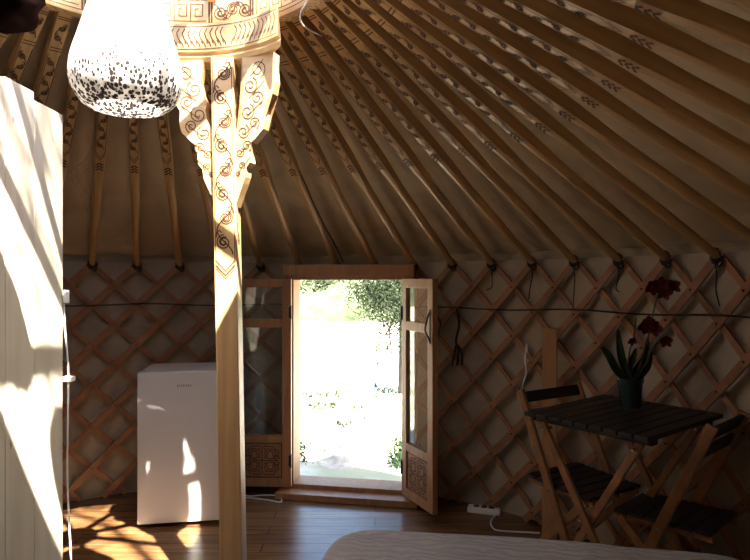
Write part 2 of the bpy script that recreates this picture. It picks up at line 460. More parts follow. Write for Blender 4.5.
# ------------------------------------------------------------------ lattice walls
CELLH = .24
def lattice(name, label, a0, a1, CELLH):
    root = thing(name, label, 'lattice wall', wp((a0 + a1) / 2, 2.24, 0))
    inv = Matrix.Translation(-root.location)
    for fam, r in ((1, 2.235), (-1, 2.252)):
        bm = new_bm(); rnd = random.Random(3)
        for j in range(-40, 60):
            ph = PHI0 + j * DPHI
            sc = []
            for i in range(25):
                h = .015 + (WH + .02 - .015) * i / 24
                a = ph - fam * (WH - h) / CELLH * DPHI
                sc.append((a, h))
            # clip to the section
            run = [s_ for s_ in sc if a0 - 1e-6 <= s_[0] <= a1 + 1e-6]
            if len(run) < 3: continue
            wd, th = (.037 if fam == 1 else .028) + rnd.uniform(-.004, .004), .011
            L4 = []
            rj = r + rnd.uniform(-.002, .002)
            for i, (a, h) in enumerate(run):
                b0 = run[max(i - 1, 0)]; b1 = run[min(i + 1, len(run) - 1)]
                d = Vector(((b1[0] - b0[0]) * rj, b1[1] - b0[1])).normalized()
                n = Vector((-d.y, d.x)) * wd / 2
                q = []
                for s_ in (1, -1):
                    for rr_ in (rj - th / 2, rj + th / 2):
                        q.append(bm.verts.new(inv @ wp(a + s_ * n.x / rj, rr_, max(.004, h + s_ * n.y))))
                L4.append((q[0], q[1], q[3], q[2]))
            for p, q in zip(L4, L4[1:]):
                for k in range(4): bm.faces.new((p[k], p[(k + 1) % 4], q[(k + 1) % 4], q[k]))
            bm.faces.new(L4[0]); bm.faces.new(L4[-1])
        if fam == 1:        # leather knots at the crossings
            j = -40
            for j in range(-40, 60):
                for k in range(0, 12):
                    h = WH - k * CELLH / 2; a = PHI0 + j * DPHI + (DPHI / 2 if k % 2 else 0)
                    if h < .05 or k == 0 or not (a0 + .02 < a < a1 - .02): continue
                    p = inv @ wp(a, 2.226, h)
                    box(bm, p, (.007, .007, .007), Matrix.Rotation(-a, 4, 'Z') @ Matrix.Rotation(.8, 4, 'Y'), mi=1)
        obj('slat_layer', bm, [lattice_wood, knot], root)
    return root
lattice('lattice_wall', 'reddish wooden lattice wall section on the left, behind the white fridge', -1.25, D0 - .01, .258)
lattice('lattice_wall', 'reddish wooden lattice wall section right of the doorway, behind folding table and chairs', D1 + .012, 1.75, .286)

# dark ropes round the wall
def ring_rope(label, a0, a1, h0, h1):
    bm = new_bm(); n = 60
    tube(bm, [wp(a0 + (a1 - a0) * i / n, 2.218, h0 + (h1 - h0) * i / n + .006 * math.sin(i * .35)) for i in range(n + 1)], .0045, 6)
    tag(obj('wall_rope', bm, black_rope), label, 'rope')
ring_rope('thin dark rope stretched across the lattice left of the door', -1.2, .03, 1.26, 1.23)
ring_rope('thin dark rope stretched across the lattice right of the door', .42, 1.7, 1.22, 1.26)

# ------------------------------------------------------------------ roof poles
PL = (wp(0, 2.235, WH) - wp(0, .64, 2.49, CC)).length
def pole_mesh():
    bm = new_bm(); n = 22; seg = 12; rings = []
    for i in range(n + 1):
        t = i / n; x = t * PL
        k = min(1, max(0, (t - .40) / .12))          # round below, squared above
        a = .0235 + .0035 * k - (.005 * max(0, 1 - t * 8)); e = 1 + 0 * k
        ring = []
        for q in range(seg):
            th = 2 * PI * (q + .5) / seg; c, s = math.cos(th), math.sin(th)
            sq = (abs(c)**6 + abs(s)**6)**(-1 / 6)
            f = (1 - k) + k * min(sq, 1.32)
            ring.append(bm.verts.new((x, c * a * f, s * a * f)))
        rings.append(ring)
    for a, b in zip(rings, rings[1:]):
        for q in range(seg): bm.faces.new((a[q], a[(q + 1) % seg], b[(q + 1) % seg], b[q]))
    bm.faces.new(rings[0][::-1]); bm.faces.new(rings[-1])
    fn = lambda u, v, w_: Vector((u, v, -.0272 - w_))
    for s_ in scrolls(PL - .80, PL - .29, .036, .055): strip(bm, s_, .004, fn)
    for x in (PL - .235, PL - .25, PL - .08, PL - .09): strip(bm, [(x, -.022), (x, .022)], .005, fn)
    for s_ in scrolls(PL - .21, PL - .11, .036, .05): strip(bm, s_, .004, fn)
    for dx in (0, .018):
        strip(bm, [(PL - .82 - dx, -.022), (PL - .86 - dx, 0), (PL - .82 - dx, .022)], .005, fn)
    for s_ in ((-1), 1):
        strip(bm, [(PL - .27, s_ * .021), (PL - .82, s_ * .021)], .003, fn)
        for dx in (0, .02, .04):
            strip(bm, [(PL - .90 - dx, s_ * .002), (PL - .912 - dx, s_ * .010), (PL - .916 - dx, s_ * .019)], .009, fn)
    me_o = obj('pole_shaft', bm, [pole_wood, burnt], smooth=True)
    return me_o
shaft0 = pole_mesh()
bm = new_bm()    # black strap tying the pole to the lattice head
tube(bm, smoothpath([(.0, .024, .0), (.01, 0, -.027), (.02, -.025, 0), (.03, 0, .026), (.01, .024, .0)], 4), .005, 6)
tube(bm, smoothpath([(.0, .02, -.01), (-.012, .028, -.03), (-.02, .012, -.045), (-.006, .0, -.03)], 4), .005, 6)
tube(bm, smoothpath([(.002, -.03, -.005), (-.004, -.01, -.030), (.0, .012, -.028), (.004, .032, -.004)], 4), .009, 6)
strap0 = obj('tie_strap', bm, black_rope); strap0.scale = (.9, .9, .9)
names = {}
ordw = ['first', 'second', 'third', 'fourth', 'fifth', 'sixth', 'seventh', 'eighth', 'ninth', 'tenth', 'eleventh', 'twelfth', 'thirteenth', 'fourteenth', 'fifteenth', 'sixteenth']
def pole_label(j):
    if j < 0:
        special = {-1: 'just left of the door header, beside the carved post', -2: 'directly behind the carved post, fully hidden low down'}
        txt = {-1: 'roof pole landing just left of the door header, seen right beside the carved post',
               -2: 'roof pole passing directly behind the carved post above the left bracket',
               -3: 'roof pole landing above the right half of the fridge, left of the post',
               -4: 'roof pole landing above the left edge of the fridge',
               -5: 'roof pole landing left of the fridge, next to the board partition',
               -6: 'roof pole rising just behind the far end of the board partition',
               -7: 'burnt-patterned roof pole second from the far end of the board partition top',
               -8: 'burnt-patterned roof pole at the far left beside the dark lump'}
        return txt.get(j, 'roof pole hidden behind the white board partition')
    if j <= 3: return ['roof pole landing on the left end of the door header', 'roof pole landing over the left half of the doorway',
                       'roof pole landing over the right half of the doorway', 'roof pole landing on the right end of the door header'][j]
    k = j - 4
    if k < 8: return '%s roof pole right of the door header, tied to the lattice with a black strap' % ordw[k]
    return '%s roof pole right of the door header, burnt scrolls on its upper half' % ordw[k]
first = True
for j in range(-9, 19):
    ph = PHI0 + j * DPHI
    a = wp(ph, 2.235, WH); b = wp(ph, .64, 2.49, CC); d = b - a
    t = thing('roof_pole', pole_label(j), 'roof pole', a, 0, 'roof poles between lattice wall and crown')
    x = d.normalized(); y = Vector((0, 0, 1)).cross(x).normalized(); z = x.cross(y)
    t.rotation_euler = Matrix((x, y, z)).transposed().to_euler()
    s_ = shaft0 if first else shaft0.copy()
    k = strap0 if first else strap0.copy()
    for o in (s_, k):
        if not first: C.objects.link(o)
        o.parent = t
    s_.scale.x = d.length / PL
    first = False

bm = new_bm(); a = wp(.215, 2.20, 1.515); b = wp(.175, .68, 2.455, CC)
tube(bm, [a.lerp(b, k / 20) + Vector((.004 * math.sin(k * .8), 0, -.003 * math.sin(k * .5))) for k in range(21)], .0048, 6)
tag(obj('loose_cord', bm, black_rope), 'thin black cord running down the roof to the header above the doorway', 'cord')

# ------------------------------------------------------------------ crown ring
crown = thing('crown_wheel', 'round carved wooden crown ring at the top of the roof, burnt with key patterns', 'roof crown', (CC.x, CC.y, 2.43))
bm = new_bm(); SEG = 96
for r0, r1, z0, z1 in ((.625, .70, 0, .13),):
    rg = []
    for k in range(SEG):
        a = 2 * PI * k / SEG; s_, c_ = math.sin(a), math.cos(a)
        rg.append([bm.verts.new((r * s_, r * c_, z)) for r, z in ((r0, z0), (r1, z0 + .012), (r1, z1), (r0, z1), (r0 - .006, z1 - .01), (r0 - .006, z0 + .01))])
    for k in range(SEG):
        A, B = rg[k], rg[(k + 1) % SEG]
        for q in range(6): bm.faces.new((A[q], A[(q + 1) % 6], B[(q + 1) % 6], B[q]))
fin = lambda u, v, w_: Vector(((.6185 - w_) * math.sin(u), (.6185 - w_) * math.cos(u), v))
def arcstrip(u0, u1, v, wd=.004):
    strip(bm, [(u0 + (u1 - u0) * i / 20, v) for i in range(21)], wd, fin)
# strip() works in (angle, height): widths scaled by hand below
def vline(u, v0, v1, wd): 
    d = wd / .56 / 2
    bm.faces.new([bm.verts.new(fin(a, b, .0012)) for a, b in ((u - d, v0), (u + d, v0), (u + d, v1), (u - d, v1))]).material_index = 1
def hline(u0, u1, v, wd):
    n = max(1, int(abs(u1 - u0) / .06) + 1)
    for i in range(n):
        a, b = u0 + (u1 - u0) * i / n, u0 + (u1 - u0) * (i + 1) / n
        bm.faces.new([bm.verts.new(fin(x, y, .0012)) for x, y in ((a, v - wd / 2), (b, v - wd / 2), (b, v + wd / 2), (a, v + wd / 2))]).material_index = 1
hline(0, 2 * PI, .014, .003); hline(0, 2 * PI, .116, .003)
sec = 2 * PI / 8
for k in range(8):
    u0 = k * sec + .10
    for du in (0, .018, .30, .318):
        vline(u0 + du, .012, .118, .007)
    # cloud scroll between the double bands
    for s_ in scrolls(0, .15, .075, .05):
        L2 = [(u0 + .035 + x / .56, .065 + y) for x, y in s_]
        n = len(L2)
        for i in range(n - 1):
            (x0, y0), (x1, y1) = L2[i], L2[i + 1]
            l = math.hypot((x1 - x0) * .56, y1 - y0) or 1; nx, ny = -(y1 - y0) / l * .002 / .56, (x1 - x0) * .56 / l * .002
            bm.faces.new([bm.verts.new(fin(x, y, .0012)) for x, y in ((x0 + nx, y0 + ny), (x0 - nx, y0 - ny), (x1 - nx, y1 - ny), (x1 + nx, y1 + ny))]).material_index = 1
    # key (meander) pattern in the long fields
    m0 = u0 + .345; cell = .105
    for q in range(4):
        c = m0 + q * cell
        if c + cell > u0 + sec: break
        vline(c, .03, .10, .003); hline(c, c + .08, .10, .003); vline(c + .08, .05, .10, .003)
        hline(c + .03, c + .08, .05, .003); vline(c + .03, .05, .08, .003); hline(c + .03, c + .055, .08, .003); hline(c, c + .105, .03, .003)
# burnt feathers on the underside
for k in range(120):
    a = 2 * PI * k / 120
    for r0, r1, da in ((.635, .66, .03), (.66, .688, -.03)):
        p = [(r0, a), (r1, a + da)]
        q = []
        for r, aa in p:
            for dd in (-.003, .003): q.append(bm.verts.new((r * math.sin(aa + dd), r * math.cos(aa + dd), -.0012 + (r - .625) / .075 * .012)))
        bm.faces.new((q[0], q[1], q[3], q[2])).material_index = 1
obj('rim', bm, [crown_wood, burnt], crown, smooth=True)
for k in range(4):
    a = k * PI / 4 + .12
    bm = new_bm(); pts = []
    for i in range(21):
        t = -1 + 2 * i / 20; pts.append(Vector((t * .63 * math.sin(a), t * .63 * math.cos(a), .10 + .16 * (1 - t * t))))
    sd = Vector((math.cos(a), -math.sin(a), 0)); L4 = []
    for i, p in enumerate(pts):
        L4.append([bm.verts.new(p + sd * s_ * .017 + Vector((0, 0, q))) for s_, q in ((1, 0), (1, .035), (-1, .035), (-1, 0))])
    for A, B in zip(L4, L4[1:]):
        for q in range(4): bm.faces.new((A[q], A[(q + 1) % 4], B[(q + 1) % 4], B[q]))
    bm.faces.new(L4[0]); bm.faces.new(L4[-1])
    obj('spoke', bm, crown_wood, crown, smooth=True)
bm = new_bm(); lathe(bm, [(.05, .235), (.11, .235), (.11, .30), (.05, .30), (.05, .235)], 32)
obj('hub', bm, crown_wood, crown, smooth=True)

# ------------------------------------------------------------------ carved post
post = thing('support_post', 'square wooden roof post burnt with scrolls, holding the crown on two carved brackets', 'post', (-.556, 2.38, 0))
PW = .088; PH = 2.27
lean = lambda p: Vector((p.x - .018 * p.z, p.y, p.z))
bm = new_bm()
box(bm, (0, 0, PH / 2), (PW, PW, PH), bev=.006)
bmesh.ops.translate(bm, verts=bm.verts, vec=(0, 0, 0))
for sd, (z0, z1) in ((-1, (1.50, 2.25)),):
    fn = lambda u, v, w_: Vector((v, -PW / 2 - w_, u))
    for s_ in scrolls(z0, z1, .072, .10): strip(bm, s_, .005, fn)
    for s_ in (-1, 1): strip(bm, [(1.47, s_ * .037), (2.26, s_ * .037)], .0028, fn)
    for dz, wd in ((0, .006), (.018, .008), (.03, .004)):
        strip(bm, [(1.475 - dz, -.037), (1.435 - dz, 0), (1.475 - dz, .037)], wd, fn)
    fx = lambda u, v, w_: Vector((PW / 2 + w_, v, u))
    for s_ in scrolls(z0, z1, .06, .12): strip(bm, s_, .004, fx)
for v in bm.verts: v.co = lean(v.co)
obj('post_shaft', bm, [post_wood, burnt], post)
# crescent capital under the ring
bm = new_bm(); n = 24; rg = []
A0, A1 = -.16, .81
ox, oy = CC.x - post.location.x, CC.y - post.location.y
for i in range(n + 1):
    a = A0 + (A1 - A0) * i / n
    prof = ((.53, 2.300), (.53, 2.412), (.63, 2.412), (.63, 2.264), (.542, 2.264), (.534, 2.280), (.542, 2.292))
    rg.append([bm.verts.new((ox + r * math.sin(b), oy + r * math.cos(b), z)) for r, z, b in [(r, z, a - (.34 * (i / n)**3 if r > .6 else 0)) for r, z in prof]])
for A, B in zip(rg, rg[1:]):
    for q in range(7): bm.faces.new((A[q], A[(q + 1) % 7], B[(q + 1) % 7], B[q]))
bm.faces.new(rg[0]); bm.faces.new(rg[-1])
def fc(u, v, w_): return Vector((ox + (.53 - w_) * math.sin(u), oy + (.53 - w_) * math.cos(u), v))
def cline(pts, wd):
    for (x0, y0), (x1, y1) in zip(pts, pts[1:]):
        l = math.hypot((x1 - x0) * .5, y1 - y0) or 1; nx, ny = -(y1 - y0) / l * wd / 2 / .5, (x1 - x0) * .5 / l * wd / 2
        bm.faces.new([bm.verts.new(fc(x, y, .0012)) for x, y in ((x0 + nx, y0 + ny), (x0 - nx, y0 - ny), (x1 - nx, y1 - ny), (x1 + nx, y1 + ny))]).material_index = 1
for z in (2.311, 2.400):
    cline([(A0 + .02 + (A1 - A0 - .04) * i / 16, z) for i in range(17)], .003)
mid = (A0 + A1) / 2
for k in range(11):
    for s_ in (-1, 1):
        c = mid + s_ * (.02 + k * .042)
        if abs(c - mid) > (A1 - A0) / 2 - .06: continue
        e = s_ * .042
        cline([(c, 2.318), (c + e * .2, 2.332), (c + e * .9, 2.352), (c + e * 1.2, 2.374), (c + e * .7, 2.392)], .0035)
        cline([(c + e * .5, 2.33), (c + e * .8, 2.342)], .003)
obj('capital', bm, [crown_wood, burnt], post, smooth=True)
# brackets
prof = [(.045, 0), (.188, 0), (.184, .05), (.188, .11), (.178, .155), (.156, .172), (.140, .20), (.143, .25), (.134, .285), (.108, .31), (.082, .335), (.073, .375), (.071, .41), (.054, .43), (.050, .465), (.040, .49), (.022, .53), (0, .58), (0, .31), (.014, .275), (.032, .24), (.038, .20), (.031, .165), (.047, .13), (.056, .09), (.048, .04)]
for sg, dv in ((1, Vector((.93, -.36, 0))), (-1, Vector((-.99, .06, 0)))):
    bm = new_bm(); dv = dv.normalized(); nv = Vector((0, 0, 1)).cross(dv)
    if nv.y > 0: nv = -nv       # towards the room
    ax = -.018 * 2.0
    org = Vector((ax + sg * PW * .46, -.012 if sg > 0 else 0, 2.266))
    fn = lambda u, v, w_, d=dv, n_=nv, o_=org: o_ + d * u + n_ * w_ + Vector((0, 0, -v)) + Vector((.018 * v, 0, 0))
    prism(bm, prof, .04, fn)
    f2 = lambda u, v, w_, fn=fn: fn(u, v, .020 + w_)
    cen = [(.10, .02), (.105, .10), (.09, .18), (.075, .25), (.06, .32), (.035, .39), (.02, .48)]
    cs = smoothpath([Vector((a, b, 0)) for a, b in cen], 4)
    # scrolls strung along the centre line
    for k, (u, v, r) in enumerate(((.115, .055, .036), (.080, .115, .034), (.11, .165, .030), (.065, .215, .034), (.095, .26, .026), (.045, .29, .03), (.06, .345, .024), (.028, .37, .02), (.035, .42, .016), (.016, .45, .012))):
        s_ = 1 if k % 2 else -1; sp = []
        for i in range(20):
            a = i / 19 * 3.2 * PI; rr_ = r * (1 - i / 19 * .82)
            sp.append((u + rr_ * math.cos(a * s_ - 1.2 * s_), v + rr_ * math.sin(a * s_ - 1.2 * s_)))
        strip(bm, sp, .0042, f2)
    for k in range(len(cs) - 4):
        if k % 4 == 0:
            p, q = cs[k], cs[k + 3]; strip(bm, [(p.x + .04, p.y), ((p.x + q.x) / 2, (p.y + q.y) / 2 + .01), (q.x - .03 * (1 - q.y / .5), q.y)], .0035, f2)
    obj('bracket', bm, [crown_wood, burnt], post)

# ------------------------------------------------------------------ pendant lamp
lamp = thing('pendant_lamp', 'large white bell-shaped pendant lampshade with dark flecks hanging from the crown', 'lamp', (-.752, 1.82, 1.918)); lamp.scale = (.95, .95, 1)
bm = new_bm()
pr = [(.112, 0), (.140, .018), (.158, .045), (.168, .085), (.168, .12), (.162, .155), (.148, .20), (.128, .26), (.108, .325), (.092, .39), (.078, .44), (.055, .47), (.018, .48)]
sp = [(v.x, v.y) for v in smoothpath([Vector((a, b, 0)) for a, b in pr], 3)]
lathe(bm, sp + [(.014, .476)] + [(max(.012, r - .006), z - .002 if z > .3 else z) for r, z in sp[::-1]] + [sp[0]], 56)
# fold facets so the shell is slightly lumpy like pressed paper
for v in bm.verts:
    a = math.atan2(v.co.y, v.co.x); k = 1 + .018 * noise.noise(Vector((math.cos(a) * 3, math.sin(a) * 3, v.co.z * 18)))
    v.co.x *= k; v.co.y *= k
obj('lamp_shade', bm, shade_mat, lamp, smooth=True)
bm = new_bm(); tube(bm, [(0, 0, .44), (0, 0, .60), (.004, .004, .735)], .004)
obj('cord', bm, white_cable, lamp)
bm = new_bm(); lathe(bm, [(.001, .43), (.02, .43), (.02, .37), (.016, .36), (.03, .33), (.036, .30), (.028, .265), (.001, .25)], 20)
obj('bulb', bm, white_plastic, lamp, smooth=True)
bl = bpy.data.lights.new('bulb_light', 'POINT'); bl.energy = 1.2; bl.color = (1, .9, .78); bl.shadow_soft_size = .035
blo = bpy.data.objects.new('bulb_light', bl); C.objects.link(blo); blo.parent = lamp; blo.location = (0, 0, .20)

# thin white cable looped from the ring beside the capital
bm = new_bm()
tube(bm, smoothpath([at(312, -14, 2.1), at(308, 0, 2.12), at(301, 12, 2.16), at(301, 22, 2.2), at(308, 29, 2.28), at(322, 36, 2.36)]), .003, 6)
tag(obj('hanging_cable', bm, white_cable), 'thin white cable looping off the crown ring just right of the carved capital', 'cable')

# dark lump added to fill the dark corner at the crown's left edge
bm = new_bm()
bmesh.ops.create_icosphere(bm, subdivisions=4, radius=1)
for v in bm.verts:
    p = v.co.copy(); k = 1 + .18 * noise.noise(p * 2.2) + .05 * noise.noise(p * 7)
    v.co = Vector((p.x * .105 * k, p.y * .12 * k, p.z * .085 * k))
o = obj('dark_lump', bm, flag_dark, smooth=True); o.location = at(-4, -2, 1.62)
tag(o, 'dark brown lump filling the dark corner by the crown on the far left', 'felt bundle')
bm = new_bm(); tube(bm, smoothpath([o.location + Vector((-.01, 0, .08)), o.location + Vector((-.02, .03, .16)), Vector((-1.17, 1.60, 2.47))]), .004, 6)
f = obj('cord', bm, black_rope); f.parent = o; f.matrix_parent_inverse = Matrix.Translation(-o.location)

# ------------------------------------------------------------------ white board partition
part = thing('board_partition', 'white-painted partition of upright pine boards with stepped tops at left', 'partition', (-1.30, 2.0, 0))
edges = [2.50, 2.29, 2.11, 1.93, 1.74, 1.55, 1.36, 1.17]
tops = [2.085, 2.115, 2.10, 2.10, 2.10, 2.10, 2.10]
for k in range(7):
    y1, y0 = edges[k], edges[k + 1]
    bm = new_bm(); box(bm, (-.013, (y0 + y1) / 2 - 2.0, tops[k] / 2 + .002), (.026, y1 - y0 - .003, tops[k]), bev=.003)
    obj('board', bm, white_board, part)
bm = new_bm(); box(bm, (-.04, -.16, 1.0), (.026, 1.3, .09)); box(bm, (-.04, -.16, 1.85), (.026, 1.3, .09)); box(bm, (-.04, -.16, .25), (.026, 1.3, .09))
obj('rear_batten', bm, white_board, part)
bm = new_bm()
tube(bm, smoothpath([(-1.302, 2.512, 1.33), (-1.30, 2.515, 1.2), (-1.285, 2.515, 1.0), (-1.29, 2.515, .6), (-1.28, 2.52, .3), (-1.27, 2.53, .006)], 6), .0038, 6)
tube(bm, smoothpath([(-1.27, 2.53, .006), (-1.3, 2.6, .006), (-1.45, 2.62, .006)], 6), .0038, 6)
tag(obj('power_cable', bm, white_cable), 'white power cable hanging down the far edge of the board partition', 'cable')
bm = new_bm(); box(bm, (-1.300, 2.515, 1.33), (.03, .022, .055), bev=.005)
tag(obj('wall_switch', bm, white_plastic), 'small white switch box on the edge of the board partition', 'switch')
bm = new_bm(); box(bm, (-1.290, 2.52, .985), (.05, .035, .022), bev=.005)
tag(obj('cable_clip', bm, white_plastic), 'small white bracket sticking out of the partition edge beside the cable', 'bracket')

# ------------------------------------------------------------------ fridge
fr = thing('fridge', 'small white under-counter fridge standing against the lattice, left of the post', 'fridge', (-1.337, 3.37, 0), math.radians(8.9))
bm = new_bm(); box(bm, (.25, .235, .447), (.5, .37, .854), bev=.008); obj('fridge_body', bm, fridge_white, fr)
bm = new_bm(); box(bm, (.25, .022, .452), (.5, .044, .858), bev=.008); obj('fridge_door', bm, fridge_white, fr)
bm = new_bm()
x = .215
for k, (wd, hh) in enumerate(((.010, .013), (.004, .013), (.010, .013), (.010, .013), (.009, .013), (.010, .013), (.009, .013))):
    box(bm, (x + wd / 2, -.001, .80), (wd * .35, .002, hh)); box(bm, (x + wd * .8, -.001, .80 + (.004 if k % 2 else -.004)), (wd * .35, .002, .004)); x += wd + .003
obj('brand_mark', bm, grey_mark, fr)
for px_, py_ in ((.05, .06), (.45, .06), (.05, .37), (.45, .37)):
    bm = new_bm(); lathe(bm, [(.018, 0), (.018, .022)], 12, closed=True); o = obj('foot', bm, socket_dark, fr, (px_, py_, 0))

# ------------------------------------------------------------------ bed
bed_c = Vector((.435, 1.335, 0)); brz = math.radians(-9.8)
bed = thing('bed', 'low wooden bed under the woven bedspread at the bottom of the view', 'bed', bed_c, brz)
bm = new_bm(); box(bm, (0, 0, .34), (1.40, 1.56, .20), bev=.04); obj('mattress', bm, wall_cloth, bed, smooth=True)
bm = new_bm(); box(bm, (0, 0, .20), (1.26, 1.52, .08), bev=.006); obj('bed_frame', bm, door_wood, bed)
for sx in (-1, 1):
    for sy in (-1, 1):
        bm = new_bm(); box(bm, (sx * .57, sy * .70, .085), (.07, .07, .166), bev=.004); obj('leg', bm, door_wood, bed)
bm = new_bm(); nx, ny = 90, 110; gv = []
HX, HY = .72, .80
def drape(u, v):
    # u, v in [-1.45, 1.45]: beyond 1 the cloth falls over the edge
    ex, ey = HX, HY
    x, y = u * ex, v * ey
    R = .16
    ix, iy = ex - R, ey - R
    cxx, cyy = max(-ix, min(ix, x)), max(-iy, min(iy, y))
    dx, dy = x - cxx, y - cyy; d = math.hypot(dx, dy)
    s = max(0, d - (R - .05))           # cloth length past the rounded shoulder
    if d > 1e-6:
        dirx, diry = dx / d, dy / d
    else: dirx = diry = 0
    rr_ = .06
    if s <= 0: ox_, oz = d, 0
    else:
        arc = min(s / rr_, PI / 2); ox_ = (R - .05) + rr_ * math.sin(arc); oz = -rr_ * (1 - math.cos(arc))
        rem = s - rr_ * PI / 2
        if rem > 0: oz -= rem; ox_ += .10 * rem + .018 * math.sin((x - y) * 16) * min(1, rem * 5)
    z = .50 + oz + .006 * noise.noise(Vector((x * 5, y * 5, 0))) - .015 * (x / ex)**2 * (1 if d == 0 else 1)
    return Vector((cxx + dirx * ox_, cyy + diry * ox_, max(z, .05)))
for i in range(nx + 1):
    gv.append([bm.verts.new(drape(-1.42 + 2.84 * i / nx, -1.35 + 2.7 * j / ny)) for j in range(ny + 1)])
for i in range(nx):
    for j in range(ny): bm.faces.new((gv[i][j], gv[i + 1][j], gv[i + 1][j + 1], gv[i][j + 1]))
o = obj('bedspread', bm, spread_mat, smooth=True); o.location = bed_c; o.rotation_euler = (0, 0, brz)
sm = o.modifiers.new('thickness', 'SOLIDIFY'); sm.thickness = .008; sm.offset = -1
tag(o, 'cream grey woven bedspread with wavy pattern draped over the bed', 'bedspread')

# ------------------------------------------------------------------ folding table
TH = .86
tb = thing('folding_table', 'dark slatted folding bistro table with crossed wooden legs on the right', 'table', (1.01, 2.445, 0), math.radians(38))
TX, TY = .60, .53
nsl = 9; wsl = TY / nsl
for k in range(nsl):
    bm = new_bm(); y = -TY / 2 + wsl * (k + .5)
    box(bm, (0, y, TH - .009), (TX, wsl - .007, .018), bev=.003); obj('top_slat', bm, dark_slat, tb)
bm = new_bm()
for x in (-.22, .22): box(bm, (x, 0, TH - .031), (.045, TY - .04, .026), bev=.002)
obj('under_rail', bm, dark_slat, tb)
for x, s_ in ((-.245, 1), (.245, 1)):
    for q in (1, -1):
        xx = x + q * .013 * (1 if x < 0 else -1)
        bm = new_bm(); beam(bm, (xx, -q * .20, TH - .05), (xx, q * .27, .0),   .030, .018, up=(1, 0, 0), bev=.004)
        bmesh.ops.translate(bm, verts=bm.verts, vec=(0, 0, .008)); obj('leg', bm, chair_wood, tb)
for x in (-.245, .245):
    for y, z in ((0.02, .48), (-.19, TH - .065), (.19, TH - .065)):
        bm = new_bm(); tube(bm, [(x - .03, y, z), (x + .03, y, z)], .006); obj('bolt', bm, steel, tb)
bm = new_bm()
for y, z in ((.215, .12), (-.215, .12)): beam(bm, (-.235, y, z), (.235, y, z), .03, .018)
obj('stretcher', bm, chair_wood, tb)

# ------------------------------------------------------------------ folding chairs
def chair(label, loc, fdir, W, H=.875):
    rz = math.atan2(-fdir[0], fdir[1])
    t = thing('folding_chair', label, 'chair', loc, rz, 'folding bistro chairs at the table')
    hw = W / 2
    for s_ in (-1, 1):
        bm = new_bm(); beam(bm, (s_ * hw, 0, H), (s_ * hw, .385, .006), .020, .042, up=(0, 1, 0), bev=.006)
        obj('long_leg', bm, chair_wood, t)
        bm = new_bm(); beam(bm, (s_ * (hw - .028), .36, .44), (s_ * (hw - .028), -.06, .006), .018, .036, up=(0, 1, 0), bev=.005)
        obj('rear_leg', bm, chair_wood, t)
    for z in (H - .035, H - .115):
        y = (H - z) / H * .385
        bm = new_bm(); box(bm, (0, y - .002, z), (W + .01, .016, .052), Matrix.Rotation(.41, 4, 'X'), bev=.003); obj('back_slat', bm, dark_slat, t)
    for k in range(6):
        bm = new_bm(); box(bm, (0, .045 + k * .062, .468 - .002 * k), (W - .05, .054, .016), bev=.003); obj('seat_slat', bm, dark_slat, t)
    bm = new_bm()
    for s_ in (-1, 1): box(bm, (s_ * (hw - .05), .20, .447), (.018, .37, .026), bev=.002)
    obj('seat_rail', bm, chair_wood, t)
    bm = new_bm(); box(bm, (0, .315, .16), (W - .02, .03, .016), bev=.002); box(bm, (0, .03, .10), (W - .07, .03, .016), bev=.002)
    obj('stretcher', bm, chair_wood, t)
    for s_ in (-1, 1):
        bm = new_bm(); tube(bm, [(s_ * (hw - .04), .19, .45), (s_ * (hw + .014), .19, .45)], .006); obj('bolt', bm, steel, t)
    return t
chair('wooden folding chair with dark back slats standing at the left end of the table', (.865, 2.975, 0), (.52, -.85), .40)
chair('wooden folding chair at the far right, its thick leg crossing before the table', (1.345, 2.275, 0), (-.67, .74), .35)

# ------------------------------------------------------------------ upright plank
bm = new_bm()
box(bm, (0, 0, .57), (.075, .03, 1.14), bev=.003)
pk = at(548, 400, 3.22); o = obj('upright_plank', bm, plank_wood, None, (pk.x, 3.20, 0)); o.rotation_euler = (-.035, 0, -.9 + .5)
tag(o, 'upright orange-brown plank leaning on the lattice behind the left chair', 'plank')

# ------------------------------------------------------------------ orchid
leafg = mat('orchid_leaf', (.035, .055, .018), .45, .5); flow = mat('crimson_petal', (.16, .012, .016), .6); stemg = mat('orchid_stem', (.07, .055, .02), .6)
pot_m = mat('green_glazed_pot', (.025, .045, .035), .25, .6); soil = mat('bark_soil', (.03, .018, .01), .95)
PB = Vector((1.085, 2.55, TH))
orc = thing('potted_orchid', 'dark red orchid in a dark green pot standing on the table', 'potted plant', PB)
bm = new_bm(); lathe(bm, [(.001, 0), (.038, 0), (.042, .01), (.049, .10), (.054, .112), (.054, .125), (.048, .125), (.046, .11), (.001, .11)], 28); obj('pot', bm, pot_m, orc, smooth=True)
bm = new_bm(); lathe(bm, [(.001, .118), (.03, .117), (.047, .112)], 16); obj('soil', bm, soil, orc, smooth=True)
def P(px, py): return at(px, py, 2.55) - PB
def blade(bm, path, wmax, n=12):
    pts = smoothpath(path, 5); m = len(pts); rows = []
    for i, p in enumerate(pts):
        t = i / (m - 1); wd = wmax * (math.sin(PI * (t * .85 + .12)))**.8
        d = (pts[min(i + 1, m - 1)] - pts[max(i - 1, 0)]).normalized(); s_ = d.cross(Vector((0, 1, 0)))
        if s_.length < .1: s_ = Vector((1, 0, 0))
        s_ = (s_.normalized() + Vector((0, .6, 0))).normalized()
        up = Vector((0, -.12, .08)) * wd
        rows.append([bm.verts.new(p + s_ * wd / 2 * k + (up * (1 - abs(k)) * -3)) for k in (-1, 0, 1)])
    for a, b in zip(rows, rows[1:]):
        for k in range(2): bm.faces.new((a[k], a[k + 1], b[k + 1], b[k]))
    r = bmesh.ops.solidify(bm, geom=bm.faces[:], thickness=.002)
